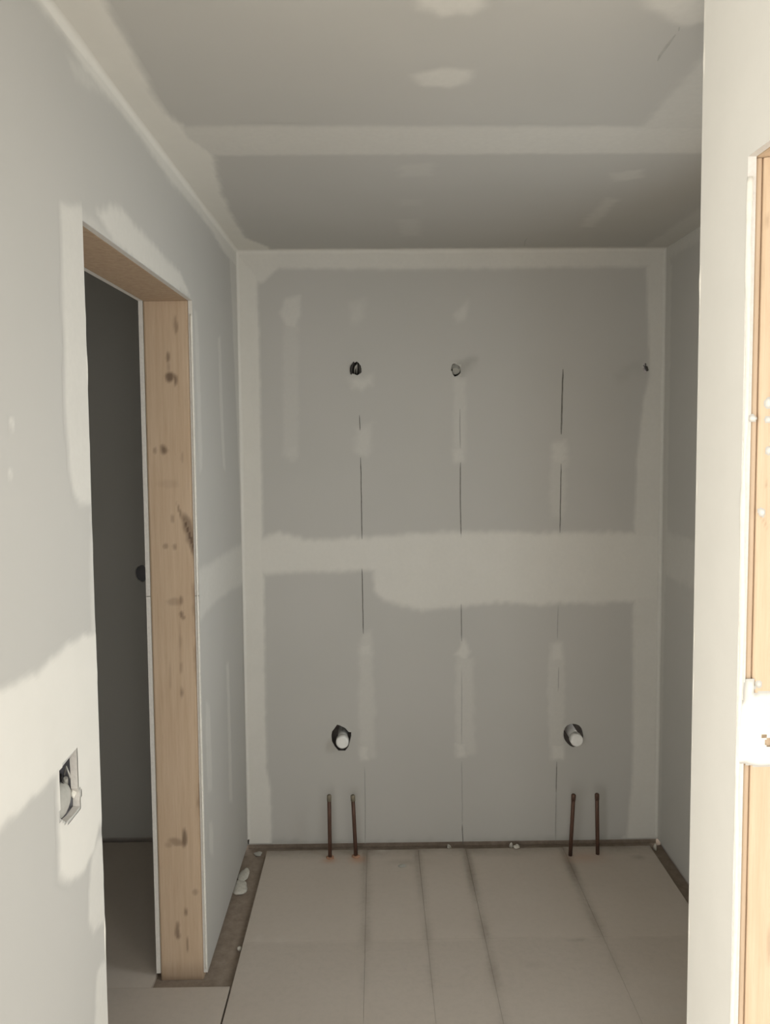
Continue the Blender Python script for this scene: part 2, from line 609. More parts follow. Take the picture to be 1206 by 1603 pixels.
random.seed(3)
pline([(563, 650), (564, 674)], 0.0040, M_PENCIL)
pline([(565, 716), (566, 780), (567, 844)], 0.0040, M_PENCIL)
pline([(567, 890), (568, 940), (569, 992)], 0.0040, M_PENCIL)
pline([(571, 1200), (572, 1260), (572, 1322)], 0.0030, M_PENCILF)
pline([(720, 640), (721, 702)], 0.0034, M_PENCILF)
pline([(721, 724), (721, 780), (722, 842)], 0.0040, M_PENCIL)
pline([(722, 945), (723, 1004)], 0.0034, M_PENCIL)
pline([(723, 1050), (723, 1165)], 0.0026, M_PENCILF)
pline([(723, 1192), (724, 1250), (724, 1290)], 0.0030, M_PENCILF)
pline([(724, 1290), (725, 1322)], 0.0040, M_PENCIL)
pline([(882, 578), (880, 630), (879, 680)], 0.0060, M_PENCIL)
pline([(879, 726), (878, 780), (877, 834)], 0.0042, M_PENCIL)
pline([(874, 948), (873, 1000)], 0.0034, M_PENCILF)
pline([(875, 1044), (874, 1082)], 0.0032, M_PENCILF)
pline([(872, 1192), (871, 1240)], 0.0036, M_PENCIL)
pline([(871, 1240), (870, 1318)], 0.0030, M_PENCILF)

for pts, st, sf in (([(714, 568), (722, 566), (738, 556), (746, 562), (736, 578), (722, 590), (712, 592)], .42, .022),
                    ([(962, 588), (985, 566), (1006, 562), (1012, 580), (990, 584), (970, 596)], .14, .022),
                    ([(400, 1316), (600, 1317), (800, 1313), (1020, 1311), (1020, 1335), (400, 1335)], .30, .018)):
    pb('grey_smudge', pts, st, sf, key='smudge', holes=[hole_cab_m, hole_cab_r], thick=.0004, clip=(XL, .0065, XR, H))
ribbon('corner_gap_shade', P_BACK, [(XL + .0035, .008), (XL + .0030, .035), (XL + .0025, .062)], .010, wall_back, M_CABLE, w=.0016)  # dark strip painted for the shade in the corner slit


def fillet(name, p0, p1, na, nb, r, parent, strength, seg=6, n=60, seed=1):
    """concave coat of compound run along an inside corner"""
    p0, p1, na, nb = Vector(p0), Vector(p1), Vector(na), Vector(nb)
    verts, faces = [], []
    rr = np.random.RandomState(seed); ph = rr.uniform(0, 6.28, 4)
    for i in range(n):
        t = i / (n - 1)
        q = p0.lerp(p1, t)
        rad = r * (1 + .12 * sum(math.sin(t * f * 9 + ph[k]) for k, f in enumerate((1, 2.3, 3.7, 5.1))) / 2)
        for k in range(seg + 1):
            a = math.pi / 2 * k / seg
            verts.append(q + na * (rad * (1 - math.sin(a)) + .0012) + nb * (rad * (1 - math.cos(a)) + .0012))
    for i in range(n - 1):
        for k in range(seg):
            faces.append((i*(seg+1)+k, i*(seg+1)+k+1, (i+1)*(seg+1)+k+1, (i+1)*(seg+1)+k))
    me = mesh(name, verts, faces, True, {'mud': [strength] * len(verts)})
    return link(name, me, parent, (M_DRY,))


XX, YY, ZZ = Vector((1, 0, 0)), Vector((0, 1, 0)), Vector((0, 0, 1))
fillet('corner_coat', (XL, D, H), (XR, D, H), -YY, -ZZ, .016, wall_back, .72, seed=1)
fillet('corner_coat', (XL, D, .03), (XL, D, H), XX, -YY, .012, wall_back, .80, seed=2)
fillet('corner_coat', (XR, D, .02), (XR, D, H), -XX, -YY, .014, wall_back, .55, seed=3)

# ---- left wall with the doorway
wall_left = tag(empty('wall_left', (XL, 0, 0)), 'unpainted drywall left wall with a rough doorway', 'wall', kind='structure')
YB = -0.3
YL = 1.0
hole_box = P_LEFT.pts([(92, 1207), (119, 1173), (121, 1206), (122, 1234), (125, 1240), (125, 1262), (115, 1276), (103, 1287), (94, 1281)])
panel('drywall_panel', P_LEFT, [(YL, SEAM + .001), (YN, SEAM + .001), (YN, HT), (YF, HT), (YF, SEAM + .001), (D - .0005, SEAM + .001), (D - .0005, H - .002), (YL, H - .002)], [], wall_left)
panel('drywall_panel', P_LEFT, rect(YL, 0.006, YN, SEAM - .001), [hole_box], wall_left)
panel('drywall_panel', P_LEFT, rect(YF, 0.006, D - .0005, SEAM - .001), [], wall_left)
panel('drywall_panel', P_LEFTB, [(YL, SEAM + .001), (YN, SEAM + .001), (YN, HT), (YF - .001, HT), (YF - .001, SEAM + .001), (D + .059, SEAM + .001), (D + .059, H - .002), (YL, H - .002)], [], wall_left)
panel('drywall_panel', P_LEFTB, rect(YL, 0.006, YN, SEAM - .001), [], wall_left)
panel('drywall_panel', P_LEFTB, rect(YF - .001, 0.006, D + .059, SEAM - .001), [], wall_left)
panel('drywall_panel', Plane(1, YL - .0005 - DW, 0, 2, -1), rect(XL - T, .006, XL, H - .002), [], wall_left, mud=.8)
XI0, XI1 = XL - T + DW + .0006, XL - DW - .0006
for ys in (1.002, 1.18, 2.85, 3.15):
    box('stud', (XI0, ys, 0.0), (XI1, ys + .038, H - .003), wall_left, M_CAV)
box('bottom_plate', (XI0, YF + .0375, -.018), (XI1, D - .001, -.0002), wall_left, M_CAV)  # plate added to block light leaking under the left wall
CL = (YL, 0.012, D - 0.0006, H - 0.001)


def plp(name, pts, strength, soft, world=False, **kw):
    kw.setdefault('clip', CL)
    return patch(name, P_LEFT, pts if world else P_LEFT.pts(pts), wall_left, strength, soft, **kw)


# corner with the ceiling
low = [P_LEFT.uv(*p) for p in [(57, 0), (82, 35), (104, 62), (128, 104), (157, 140), (182, 166), (215, 207), (240, 245), (270, 286), (300, 320), (330, 360), (352, 396)]]
plp('joint_tape_band', [(0.3, 2.5), (0.3, low[0][1] - .01)] + low + [(D, low[-1][1] - .004), (D, 2.5)], 0.80, 0.009, True, res=.012, rough=.17)
plp('mud_smear', [(103, 85), (125, 98), (150, 128), (160, 150), (140, 140), (118, 125)], 0.34, 0.012)
# corner with the back wall
plp('joint_tape_band', [(358, 380), (363, 480), (369, 620), (375, 760), (380, 900), (383, 1060), (386, 1240), (388, 1330), (398, 1330), (375, 380)], 0.45, 0.014, rough=.17)
# head of the doorway
plp('mud_smear', [(153, 333), (172, 322), (192, 330), (222, 362), (256, 400), (282, 428), (297, 462), (270, 452), (214, 410), (176, 378)], 0.72, 0.012,
    clip=(YN, HT + .001, YF + .1, H))
plp('mud_smear', [(122, 330), (140, 340), (180, 378), (240, 425), (298, 470), (298, 480), (128, 350)], 0.32, 0.012, clip=(YN, HT + .001, YF + .1, H))
# near edge of the doorway
EDG = (YL, 0.012, YN, H)
plp('joint_tape_band', [(95, 320), (132, 320), (138, 520), (142, 700), (143, 790), (124, 786), (115, 772), (108, 730), (103, 640), (100, 520), (97, 420)], 0.66, 0.008, clip=EDG, rough=.17)
plp('mud_smear', [(143, 790), (136, 760), (128, 640), (146, 640), (150, 1000), (143, 1000), (140, 900)], 0.34, 0.010, clip=EDG)
plp('joint_tape_band', [(-60, 1112), (0, 1082), (30, 1064), (62, 1048), (84, 1028), (112, 1006), (160, 984), (170, 1100), (172, 1290), (154, 1293), (148, 1332),
                        (132, 1362), (112, 1379), (100, 1376), (93, 1366), (92, 1290), (90, 1208), (60, 1240), (30, 1270), (0, 1298), (-60, 1360)], 1.0, 0.010, clip=EDG,
    holes=[hole_box], res=.007, rough=.22)
plp('mud_smear', [(143, 1340), (152, 1318), (170, 1300), (170, 1440), (152, 1452), (146, 1462), (139, 1440), (140, 1390)], 0.66, 0.007, clip=EDG)
plp('mud_smear', [(160, 1508), (152, 1520), (150, 1560), (148, 1620), (180, 1620), (180, 1490)], 0.62, 0.007, clip=EDG)
plp('mud_smear', [(14, 655), (20, 655), (22, 672), (18, 676)], 0.6, 0.003)
plp('mud_smear', [(13, 735), (17, 735), (19, 750), (15, 748)], 0.5, 0.003)
# beyond the doorway
FAR = (YF, 0.012, D - .0006, H)
plp('joint_tape_band', [(300, 905), (313, 893), (345, 872), (395, 840), (395, 905), (380, 914), (362, 924), (340, 940), (318, 966), (300, 985)], 0.50, 0.014, clip=FAR, rough=.17)
plp('mud_smear', [(303, 482), (309, 490), (314, 620), (317, 735), (312, 742), (308, 620)], 0.30, 0.010, clip=FAR)
plp('screw_patch', [(341, 528), (345, 526), (348, 620), (353, 738), (349, 730), (344, 640)], 0.36, 0.008, clip=FAR)
plp('screw_patch', [(354, 1040), (358, 1036), (361, 1140), (364, 1256), (359, 1256), (357, 1150)], 0.40, 0.008, clip=FAR)
plp('screw_patch', [(322, 1098), (328, 1102), (331, 1180), (332, 1238), (325, 1238), (322, 1150)], 0.32, 0.009, clip=FAR)
plp('screw_patch', [(327, 1288), (332, 1284), (334, 1310), (334, 1338), (328, 1336)], 0.34, 0.008, clip=FAR)
fillet('corner_coat', (XL, YL, H), (XL, D, H), XX, -ZZ, .012, wall_left, .92, seed=4, n=90)
ragged_bead('edge_mud', lambda t: (XL - .004, YN + .0005, .02 + t * (HT - .03)), 0.0042, wall_left, M_MUD, 21, 220)
ragged_bead('edge_mud', lambda t: (XL - .005, YF - .0005, .02 + t * (HT - .06)), 0.0022, wall_left, M_MUD, 22, 160)

# ---- door opening: rough framing
door = tag(empty('door_1', (XL - T / 2, (YN + YF) / 2, 0)), 'rough doorway in the left wall, framed in bare pine without a door', 'doorway', kind='structure')


def stud_face(name, pl, u0, v0, u1, v1, depth, marks, parent, mat, mudpoly=(), nu=26, nv=420, w=0.0, dirt=0.0):
    """a board whose visible face carries knots; marks = (px, py, rx, ry, tilt, strength) in photograph pixels"""
    u, v = np.meshgrid(np.linspace(u0, u1, nu), np.linspace(v0, v1, nv), indexing='ij')
    k = np.zeros_like(u)
    for (px, py, rx, ry, tilt, st) in marks:
        c = pl.uv(px, py)
        ex = pl.uv(px + 1, py); ey = pl.uv(px, py + 1)
        sx = abs(ex[0] - c[0]); sy = abs(ey[1] - c[1])
        du, dv = u - c[0], v - c[1]
        ct, stt = math.cos(tilt), math.sin(tilt)
        a = du * ct + dv * stt; b = -du * stt + dv * ct
        r = np.hypot(a / (rx * sx), b / (ry * sy)) + 0.15 * vnoise(u, v, 120, int(px + py))
        k = np.maximum(k, st * np.clip((1.25 - r) * 1.6, 0, 1))
    if dirt:
        k = np.maximum(k, dirt * np.clip(1 - (v - v0) / 0.07, 0, 1))
    mu = np.zeros_like(u)
    edge = np.minimum(u - u0, u1 - u)
    ww = w - 0.003 * np.clip(1 - edge / 0.004, 0, 1) ** 2
    verts = [pl.at(u[i, j], v[i, j], ww[i, j]) for i in range(nu) for j in range(nv)]
    faces = []
    for i in range(nu - 1):
        for j in range(nv - 1):
            f = (i*nv+j, (i+1)*nv+j, (i+1)*nv+j+1, i*nv+j+1)
            faces.append(f[::-1] if pl.flip else f)
    n = len(verts)
    bd = [i*nv for i in range(nu)] + [(nu-1)*nv + j for j in range(1, nv)] + [i*nv + nv-1 for i in range(nu-2, -1, -1)] + [j for j in range(nv-2, 0, -1)]
    for q, i in enumerate(bd):
        verts.append(pl.at(u.flat[i], v.flat[i], -depth))
    L = len(bd)
    for q in range(L):
        f = (bd[q], n + q, n + (q+1) % L, bd[(q+1) % L])
        faces.append(f if not pl.flip else f[::-1])
    f = tuple(range(n, n + L))
    faces.append(f if pl.flip else f[::-1])
    kk = list(k.flat) + [0.0] * L
    return link(name, mesh(name, verts, faces, attrs={'knot': kk, 'mud': [0.0] * len(verts)}), parent, (mat,))


marks_l = [(266, 590, 7, 8, 0, .8), (275, 594, 3, 9, 0, .7), (263, 560, 3, 9, 0, .6), (264, 574, 2, 10, 0, .25), (275, 512, 3, 12, 0, .42), (274, 502, 2, 9, 0, .32),
           (256, 704, 6, 7, 0, .75), (243, 706, 3, 6, 0, .35), (285, 716, 2, 9, 0, .25), (264, 757, 18, 7, 0, .12),
           (297, 834, 8, 34, .30, .6), (297, 838, 2, 34, .30, .95), (302, 858, 5, 18, .2, .6), (281, 800, 2, 14, .3, .5), (270, 813, 3, 7, 0, .3),
           (259, 855, 4, 4, 0, .38), (274, 856, 4, 5, 0, .38), (272, 942, 12, 6, 0, .26), (283, 940, 3, 7, 0, .55), (284, 962, 3, 6, 0, .65), (287, 967, 3, 4, 0, .5),
           (306, 950, 5, 42, 0, .36), (308, 1035, 4, 36, 0, .34), (283, 1010, 1.5, 40, 0, .3), (285, 1086, 2, 12, 0, .55), (284, 1045, 1.5, 12, 0, .5), (267, 1060, 1.5, 20, 0, .2),
           (313, 1250, 4, 26, 0, .35), (289, 1312, 4, 14, 0, .75), (276, 1317, 12, 6, -.3, .42), (265, 1322, 8, 5, -.3, .25),
           (306, 1397, 4, 6, 0, .35), (291, 1428, 1.6, 9, 0, .6), (278, 1458, 4, 13, 0, .6), (294, 1480, 2, 12, 0, .55)]
fj = stud_face('jamb_stud', P_JAMB, XL - T + DW + .001, -0.018, XL - DW - .001, HT - .001, .037, marks_l, door, M_WOODF, dirt=.45)
fj['label'] = 'knotty pine stud on the far side of the doorway'
box('jamb_stud', (XI0, YN - .038, -0.018), (XI1, YN, HT), door, M_WOODF, .002)
box('header', (XI0, YN - .038, HT), (XI1, YF + .036, HT + .038), door, M_WOOD2, .0015)
box('header', (XI0, YN - .038, HT + .039), (XI1, YF + .036, HT + .20), door, M_WOOD2, .0015)

# ---- alcove's right wall
wall_alcove = tag(empty('wall_alcove', (XR, 0, 0)), 'short unpainted drywall wall on the right of the alcove', 'wall', kind='structure')
WN = (1.58, 0.95, 2.26, 2.02)               # window opening: y0, z0, y1, z1
panel('drywall_panel', P_ALC, [(YC, SEAM + .001), (WN[0], SEAM + .001), (WN[0], WN[3]), (WN[2], WN[3]), (WN[2], SEAM + .001), (D - .0005, SEAM + .001), (D - .0005, H - .002), (YC, H - .002)], [], wall_alcove)
panel('drywall_panel', P_ALC, [(YC, .010), (D - .0005, .010), (D - .0005, SEAM - .001), (WN[2], SEAM - .001), (WN[2], WN[1]), (WN[0], WN[1]), (WN[0], SEAM - .001), (YC, SEAM - .001)], [], wall_alcove)
for ys in (WN[0] - .038, WN[2]):
    box('stud', (XR + DW + .0005, ys, 0), (XR + .152, ys + .038, H - .003), wall_alcove, M_WOOD)
for zs in (WN[1] - .038, WN[3]):
    box('sill_plate', (XR + DW + .0005, WN[0] + .0005, zs), (XR + .152, WN[2] - .0005, zs + .038), wall_alcove, M_WOOD)
box('bottom_plate', (XR + DW + .001, YC, -.018), (XR + .152, D - .001, 0.0), wall_alcove, M_CAV)  # plates added to stop outside light leaking under the alcove wall
box('bottom_plate', (XR + DW + .0011, YC, 0.0001), (XR + .10, WN[0] - .0385, .038), wall_alcove, M_CAV)
box('bottom_plate', (XR + DW + .0011, WN[2] + .0385, 0.0001), (XR + .10, D - .001, .038), wall_alcove, M_CAV)
CA = (YC, 0.015, D - .0006, H - .001)
patch('joint_tape_band', P_ALC, P_ALC.pts([(1035, 350), (1052, 418), (1049, 600), (1045, 830), (1042, 900), (1038, 1100), (1034, 1318), (1010, 1330), (1020, 350)]), wall_alcove, .30, .012, CA)
patch('joint_tape_band', P_ALC, [(YC, 2.39), (D, 2.39), (D, 2.5), (YC, 2.5)], wall_alcove, .34, .014, CA, res=.015)
patch('joint_tape_band', P_ALC, [(WN[2] + .03, 1.13), (D, 1.13), (D, 1.31), (WN[2] + .03, 1.31)], wall_alcove, .34, .014, CA, res=.015)

# ---- near right wall: a stub with a rough opening
wall_right = tag(empty('wall_right', (XW, 0, 0)), 'pale drywall wall end with a rough opening on the right', 'wall', kind='structure')
YO = 0.25
panel('drywall_panel', P_RIGHT, [(YJ, 0.006), (YC - .0, 0.006), (YC - .0, H - .002), (YB, H - .002), (YB, HT), (YJ, HT)], [], wall_right, mud=1.0)
panel('drywall_panel', P_RIGHT, rect(YB, 0.006, YO, HT - .001), [], wall_right)
panel('drywall_panel', P_RIGHTB, rect(XW + DW + .0005, 0.006, XR - .0005, H - .002), [], wall_right)
Plane_R2 = Plane(0, XW + T, 1, 2, 1)
panel('drywall_panel', Plane_R2, [(YJ, 0.006), (YC - DW - .001, 0.006), (YC - DW - .001, H - .002), (YB, H - .002), (YB, HT), (YJ, HT)], [], wall_right)
ragged_bead('edge_mud', lambda t: (XW + .004 + .0015 * math.sin(t * 31), YJ - .0005, .02 + t * (HT - .05)), 0.0034, wall_right, M_MUD, 31, 220)
ragged_bead('edge_mud', lambda t: (XW + .0030, YC - .0030, .02 + t * (H - .04)), 0.0030, wall_right, M_MUD, 33, 200)

door2 = tag(empty('door_2', (XW + T / 2, (YO + YJ) / 2, 0)), 'rough opening in the near right wall, framed in bare pine', 'doorway', kind='structure')
marks_r = [(1181, 455, 4, 8, 0, .6), (1179, 498, 4, 10, 0, .55), (1180, 575, 3, 14, 0, .4), (1188, 452, 3, 6, 0, .4), (1183, 300, 2, 60, 0, .35), (1181, 700, 1.5, 200, 0, .3), (1177, 900, 1.4, 200, 0, .3),
           (1200, 757, 3, 4, 0, .45), (1196, 815, 2, 14, .5, .25), (1174, 1030, 2, 10, 0, .4), (1160, 1560, 1.5, 6, 0, .5), (1204, 1480, 3, 30, 0, .25), (1202, 345, 3, 12, 0, .3)]
XJ0, XJ1 = XW + DW + .0012, XW + T - DW - .001
stud_face('jamb_stud', P_RJAMB, XJ0, -.018, XJ0 + .011, HT - .001, .037, [], door2, M_WOODF, nu=14, nv=300, w=-.004)['label'] = 'narrow eased edge of the pine jamb, its shade painted as darker wood'  # separate darker strip paints the shade on the stud's eased edge
rj = stud_face('jamb_stud', P_RJAMB, XJ0 + .0115, -.018, XJ1, HT - .001, .037, marks_r, door2, M_WOOD, nu=40, nv=360)
rj['label'] = 'bright pine stud smeared with joint compound'
box('jamb_stud', (XJ0, YO - .037, -.018), (XJ1, YO, HT), door2, M_WOOD, .002)
box('header', (XJ0, YO - .037, HT), (XJ1, YJ + .036, HT + .038), door2, M_WOOD, .003)
RJC = (XW + .002, .02, XJ1, HT)
patch('mud_splatter', P_RJAMB, P_RJAMB.pts([(1158, 1104), (1166, 1096), (1169, 1074), (1171, 1066), (1178, 1066), (1180, 1075), (1177, 1084), (1182, 1090), (1190, 1086), (1200, 1087), (1230, 1084),
      (1230, 1196), (1204, 1196), (1190, 1197), (1176, 1196), (1164, 1192), (1154, 1192), (1152, 1150)]), door2, 1.0, .0022, clip=RJC, res=.0028, thick=.004, rough=.5,
      holes=[ring_px(P_RJAMB, 1195, 1151, 2.2, 3, 10, 3), ring_px(P_RJAMB, 1203, 1161, 5, 5.5, 12, 4)])
for (px, py, rx, ry) in [(1188, 1071, 2.4, 3.2), (1203, 631, 4, 6), (1203, 657, 4, 4), (1178, 655, 5, 4), (1204, 705, 4, 5), (1193, 802, 4, 5)]:
    patch('mud_splatter', P_RJAMB, ring_px(P_RJAMB, px, py, rx, ry, 10, int(px)), door2, 1.0, .0018, clip=RJC, res=.0018, thick=.003)

# ---- ceiling
ceiling = tag(empty('ceiling', (0, 0, H)), 'drywall ceiling with a taped cross joint and feathered screw patches', 'ceiling', kind='structure')
CJ = 2.035
panel('drywall_panel', P_CEIL, rect(-2.3, -1.0, 1.5, CJ - .001), [], ceiling)
panel('drywall_panel', P_CEIL, rect(-2.3, CJ + .001, 1.5, 3.42), [], ceiling)
CC = (XL + .0006, 0.2, XR - .0006, D - .0006)


def pc(name, pts, strength, soft, world=False, **kw):
    kw.setdefault('clip', CC)
    return patch(name, P_CEIL, pts if world else P_CEIL.pts(pts), ceiling, strength, soft, **kw)


lim = [P_CEIL.uv(*p) for p in [(162, 0), (177, 25), (197, 65), (218, 103), (240, 146), (262, 180), (284, 195)]]
lim2 = [P_CEIL.uv(*p) for p in [(333, 240), (343, 290), (358, 328), (384, 372), (420, 386)]]
pc('joint_tape_band', [(-.7, .2), (lim[0][0], .2)] + lim + [(lim[-1][0], 2.0)] + lim2 + [(lim2[-1][0], D), (-.7, D)], 1.0, .009, True, res=.011, rough=.17)
a0 = P_CEIL.uv(600, 198)[1]; a1 = P_CEIL.uv(600, 242)[1]
pc('joint_tape_band', [(-.7, a0 - .012), (.6, a0 + .006), (1.3, a0 + .004), (1.3, a1 - .003), (-.7, a1)], .52, .014, True, res=.010, rough=.15)
pc('joint_tape_band', [(-.7, D - .022), (1.3, D - .026), (1.3, D + .1), (-.7, D + .1)], .62, .014, True, res=.010)
pc('joint_tape_band', [P_CEIL.uv(1003, 200), P_CEIL.uv(1103, 88), (.66, 1.2), (1.3, 1.2), (1.3, a0 + .02), (.64, a0 + .02)], .42, .012, True, res=.012)  # pale area past a diagonal edge, painting in cool daylight from the right
pc('joint_tape_band', [(1.07, 2.2), (1.3, 2.2), (1.3, D + .1), (1.07, D + .1)], .35, .014, True, res=.012)
pc('screw_patch', [(647, -25), (768, -25), (760, 10), (735, 20), (690, 24), (655, 12)], .66, .014)
pc('screw_patch', [(645, 118), (690, 106), (740, 110), (732, 130), (700, 138), (660, 132)], .58, .014)
pc('screw_patch', [(1005, -40), (1130, -40), (1120, 30), (1080, 38), (1040, 28), (1015, 12)], .62, .016)
pc('screw_patch', [(622, 258), (680, 255), (676, 274), (630, 276)], .22, .020)
pc('screw_patch', [(628, 312), (662, 312), (660, 322), (630, 322)], .14, .020)
pc('screw_patch', [(625, 344), (655, 342), (656, 368), (627, 370)], .22, .020)
pc('screw_patch', [(958, 272), (1002, 266), (1004, 278), (962, 284)], .34, .016)
pc('screw_patch', [(906, 356), (950, 310), (968, 312), (930, 356)], .36, .016)
for pts in ([(1064, 42), (1063, 48)], [(1058, 54), (1046, 70), (1034, 86), (1030, 95)]):
    ribbon('pencil_line', P_CEIL, P_CEIL.pts(pts), .006, ceiling, M_SMUDGE, w=.0004)
ribbon('pencil_line', P_CEIL, P_CEIL.pts([(826, 372), (822, 378), (821, 385)]), .005, ceiling, M_SMUDGE, w=.0004)

# ---- floor
floor = tag(empty('floor', (0, 0, 0)), 'dusty underlayment floor over brown subfloor', 'floor', kind='structure')
box('subfloor', (-2.3, -4.0, -.06), (4.0, 3.42, -.0185), floor, M_SUB)


def fp(px, py):
    q = pix(px, py, 2, 0.0)
    return q.x, q.y


def stain_fields(u, v):
    st = np.zeros_like(u); du = np.zeros_like(u); ru = np.zeros_like(u)

    def g(d, w):
        return np.exp(-(d / w) ** 2)
    wob = 0.010 * vnoise(u, v, 5, 400)
    for (x, s0, s1, wd) in ((-.051, .66, .10, .020), (.160, .58, .18, .017), (.356, .76, .38, .018), (.757, .74, .12, .020)):
        f = np.clip((v - 2.2) / (3.12 - 2.2), 0, 1)
        st = np.maximum(st, g(u - x - wob * .3, wd) * (s1 + (s0 - s1) * f) * (0.75 + 0.25 * vnoise(u * .2, v, 20, 77)))
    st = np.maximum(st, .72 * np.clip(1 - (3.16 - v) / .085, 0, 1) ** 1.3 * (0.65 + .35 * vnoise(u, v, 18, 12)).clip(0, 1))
    cross = 2.572 + .006 * vnoise(u, v, 7, 9)
    st = np.maximum(st, .10 * np.clip((cross - v) / .01, 0, 1) * np.clip(1 - (cross - v) / .9, 0, 1))
    for (px, py, rx, ry, s) in ((612, 1327, 8, 5, .6), (905, 1472, 18, 3, .35), (835, 1510, 22, 8, .2), (1000, 1342, 10, 4, .35), (640, 1350, 30, 5, .25), (800, 1335, 40, 5, .25)):
        x, y = fp(px, py); sx = abs(fp(px + 1, py)[0] - x); sy = abs(fp(px, py + 1)[1] - y)
        st = np.maximum(st, s * np.exp(-((u - x) / (rx * sx)) ** 2 - ((v - y) / (ry * sy)) ** 2))
    for (px, py, rx, ry, s) in ((630, 1356, 10, 4, .35), (598, 1330, 8, 4, .4), (440, 1470, 8, 5, .18), (405, 1470, 6, 8, .2), (1050, 1540, 40, 20, .12), (1060, 1580, 60, 20, .12), (680, 1400, 60, 20, .06)):  # dust specks, plus two broad pale patches at right painting in daylight
        x, y = fp(px, py); sx = abs(fp(px + 1, py)[0] - x); sy = abs(fp(px, py + 1)[1] - y)
        du = np.maximum(du, s * np.exp(-((u - x) / (rx * sx)) ** 2 - ((v - y) / (ry * sy)) ** 2))
    for (px, py, rx, ry, s) in ((516, 1347, 10, 4, .55), (560, 1345, 11, 6, .6), (915, 1342, 30, 8, .30), (900, 1346, 14, 6, .2)):  # copper-coloured tint on the floor around the pipe feet
        x, y = fp(px, py); sx = abs(fp(px + 1, py)[0] - x); sy = abs(fp(px, py + 1)[1] - y)
        ru = np.maximum(ru, s * np.exp(-((u - x) / (rx * sx)) ** 2 - ((v - y) / (ry * sy)) ** 2))
    return st, du, ru


def board(u0, v0, u1, v1, res=.011, top=0.0, stains=True):
    nu, nv = max(2, int((u1-u0)/res)), max(2, int((v1-v0)/res))
    u, v = np.meshgrid(np.linspace(u0, u1, nu), np.linspace(v0, v1, nv), indexing='ij')
    e = np.minimum(np.minimum(u-u0, u1-u), np.minimum(v-v0, v1-v))
    z = top - .0004 * (e < 1e-6)
    if stains:
        st, du, ru = stain_fields(u, v)
    else:
        st = np.zeros_like(u); du = st; ru = st
    verts = [(u[i, j], v[i, j], z[i, j]) for i in range(nu) for j in range(nv)]
    faces = [(i*nv+j, (i+1)*nv+j, (i+1)*nv+j+1, i*nv+j+1) for i in range(nu-1) for j in range(nv-1)]
    n = len(verts)
    bd = [i*nv for i in range(nu)] + [(nu-1)*nv + j for j in range(1, nv)] + [i*nv + nv-1 for i in range(nu-2, -1, -1)] + [j for j in range(nv-2, 0, -1)]
    for i in bd:
        verts.append((verts[i][0], verts[i][1], -.0183))
    L = len(bd)
    for q in range(L):
        faces.append((bd[q], n + q, n + (q+1) % L, bd[(q+1) % L]))
    faces.append(tuple(range(n, n+L))[::-1])
    ex = [0.0] * L
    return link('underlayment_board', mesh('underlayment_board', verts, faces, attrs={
        'stain': list(st.flat) + [.5] * L, 'dust_light': list(du.flat) + ex, 'copper_tint': list(ru.flat) + ex}), floor, (M_FLOOR,))


XE, XG = -.462, 1.119                      # left and right edges of the underlayment
xs = [XE, -.051, .160, .356, .757, XG]
YS, YE = 2.572, 3.158
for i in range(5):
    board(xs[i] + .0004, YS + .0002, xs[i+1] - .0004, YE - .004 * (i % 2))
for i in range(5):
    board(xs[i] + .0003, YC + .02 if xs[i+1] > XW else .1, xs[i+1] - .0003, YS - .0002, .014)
board(-2.2, YN + .008, XE - .006, YF - .058, .016)
board(-2.2, YF - .0575, XL - T - .003, D + .045, .03, stains=False)
board(XL + .01, .2, XE - .006, YN + .007, .03, stains=False)
for i in range(6):  # unseen floor behind the viewer, added to bounce light onto the ceiling
    board(-3.9 + 1.3 * i, -3.9, -2.602 + 1.3 * i, -1.9, .3, stains=False)
    board(-3.9 + 1.3 * i, -1.898, -2.602 + 1.3 * i, .098, .3, stains=False)

# ---- room beyond the doorway
wall_side = tag(empty('wall_side', (-1.4, D, 0)), 'dim drywall walls of the dark room beyond the doorway', 'wall', kind='structure')
hole_side = ring_px(P_SIDE, 221, 898, 9, 14, 16, 12, .1)
panel('drywall_panel', P_SIDE, rect(-2.25, .012, XL - T - .0005, H - .002), [hole_side], wall_side)
panel('drywall_panel', Plane(0, -2.25, 1, 2, 1), rect(1.16, .006, D + .059, H - .002), [], wall_side)  # unseen wall stops short; the gap is added to let some light in
panel('drywall_panel', Plane(1, 1.03, 0, 2, 1), rect(-2.25, .006, XL - T - .0005, H - .002), [], wall_side)
box('bottom_plate', (-2.25, D + .06 + DW + .001, -.018), (XL - T, D + .189, .012), wall_side, M_CAV)  # added to close the light leak at the foot of this wall
box('cavity_backing', (-2.26, D + .19, 0), (XL - T, D + .21, H), wall_side, M_CAV)

# ================================================================== THINGS
# ---- capped drain stubs
def drain(px, py, hx, label):
    c = pix(px, py, 1, D - .045)
    t = tag(empty('drain_pipe', (c.x, D, c.z)), label, 'pipe', 'capped sink drains on the back wall')
    tube('pipe', [(c.x, D + .11, c.z + .002), (c.x, D + .02, c.z + .001), (c.x, D - .018, c.z)], .0212, t, M_PVC, 28)
    cp = tube('cap', [(c.x, D - .012, c.z), (c.x, D - .013, c.z), (c.x, D - .038, c.z), (c.x, D - .043, c.z), (c.x, D - .045, c.z)], [.0225, .0262, .0262, .0245, .020], t, M_PVC, 28)
    return t


drain(536, 1163, 0, 'white capped drain stub above the left pair of copper pipes')
drain(904, 1160, 0, 'white capped drain stub above the right pair of copper pipes')


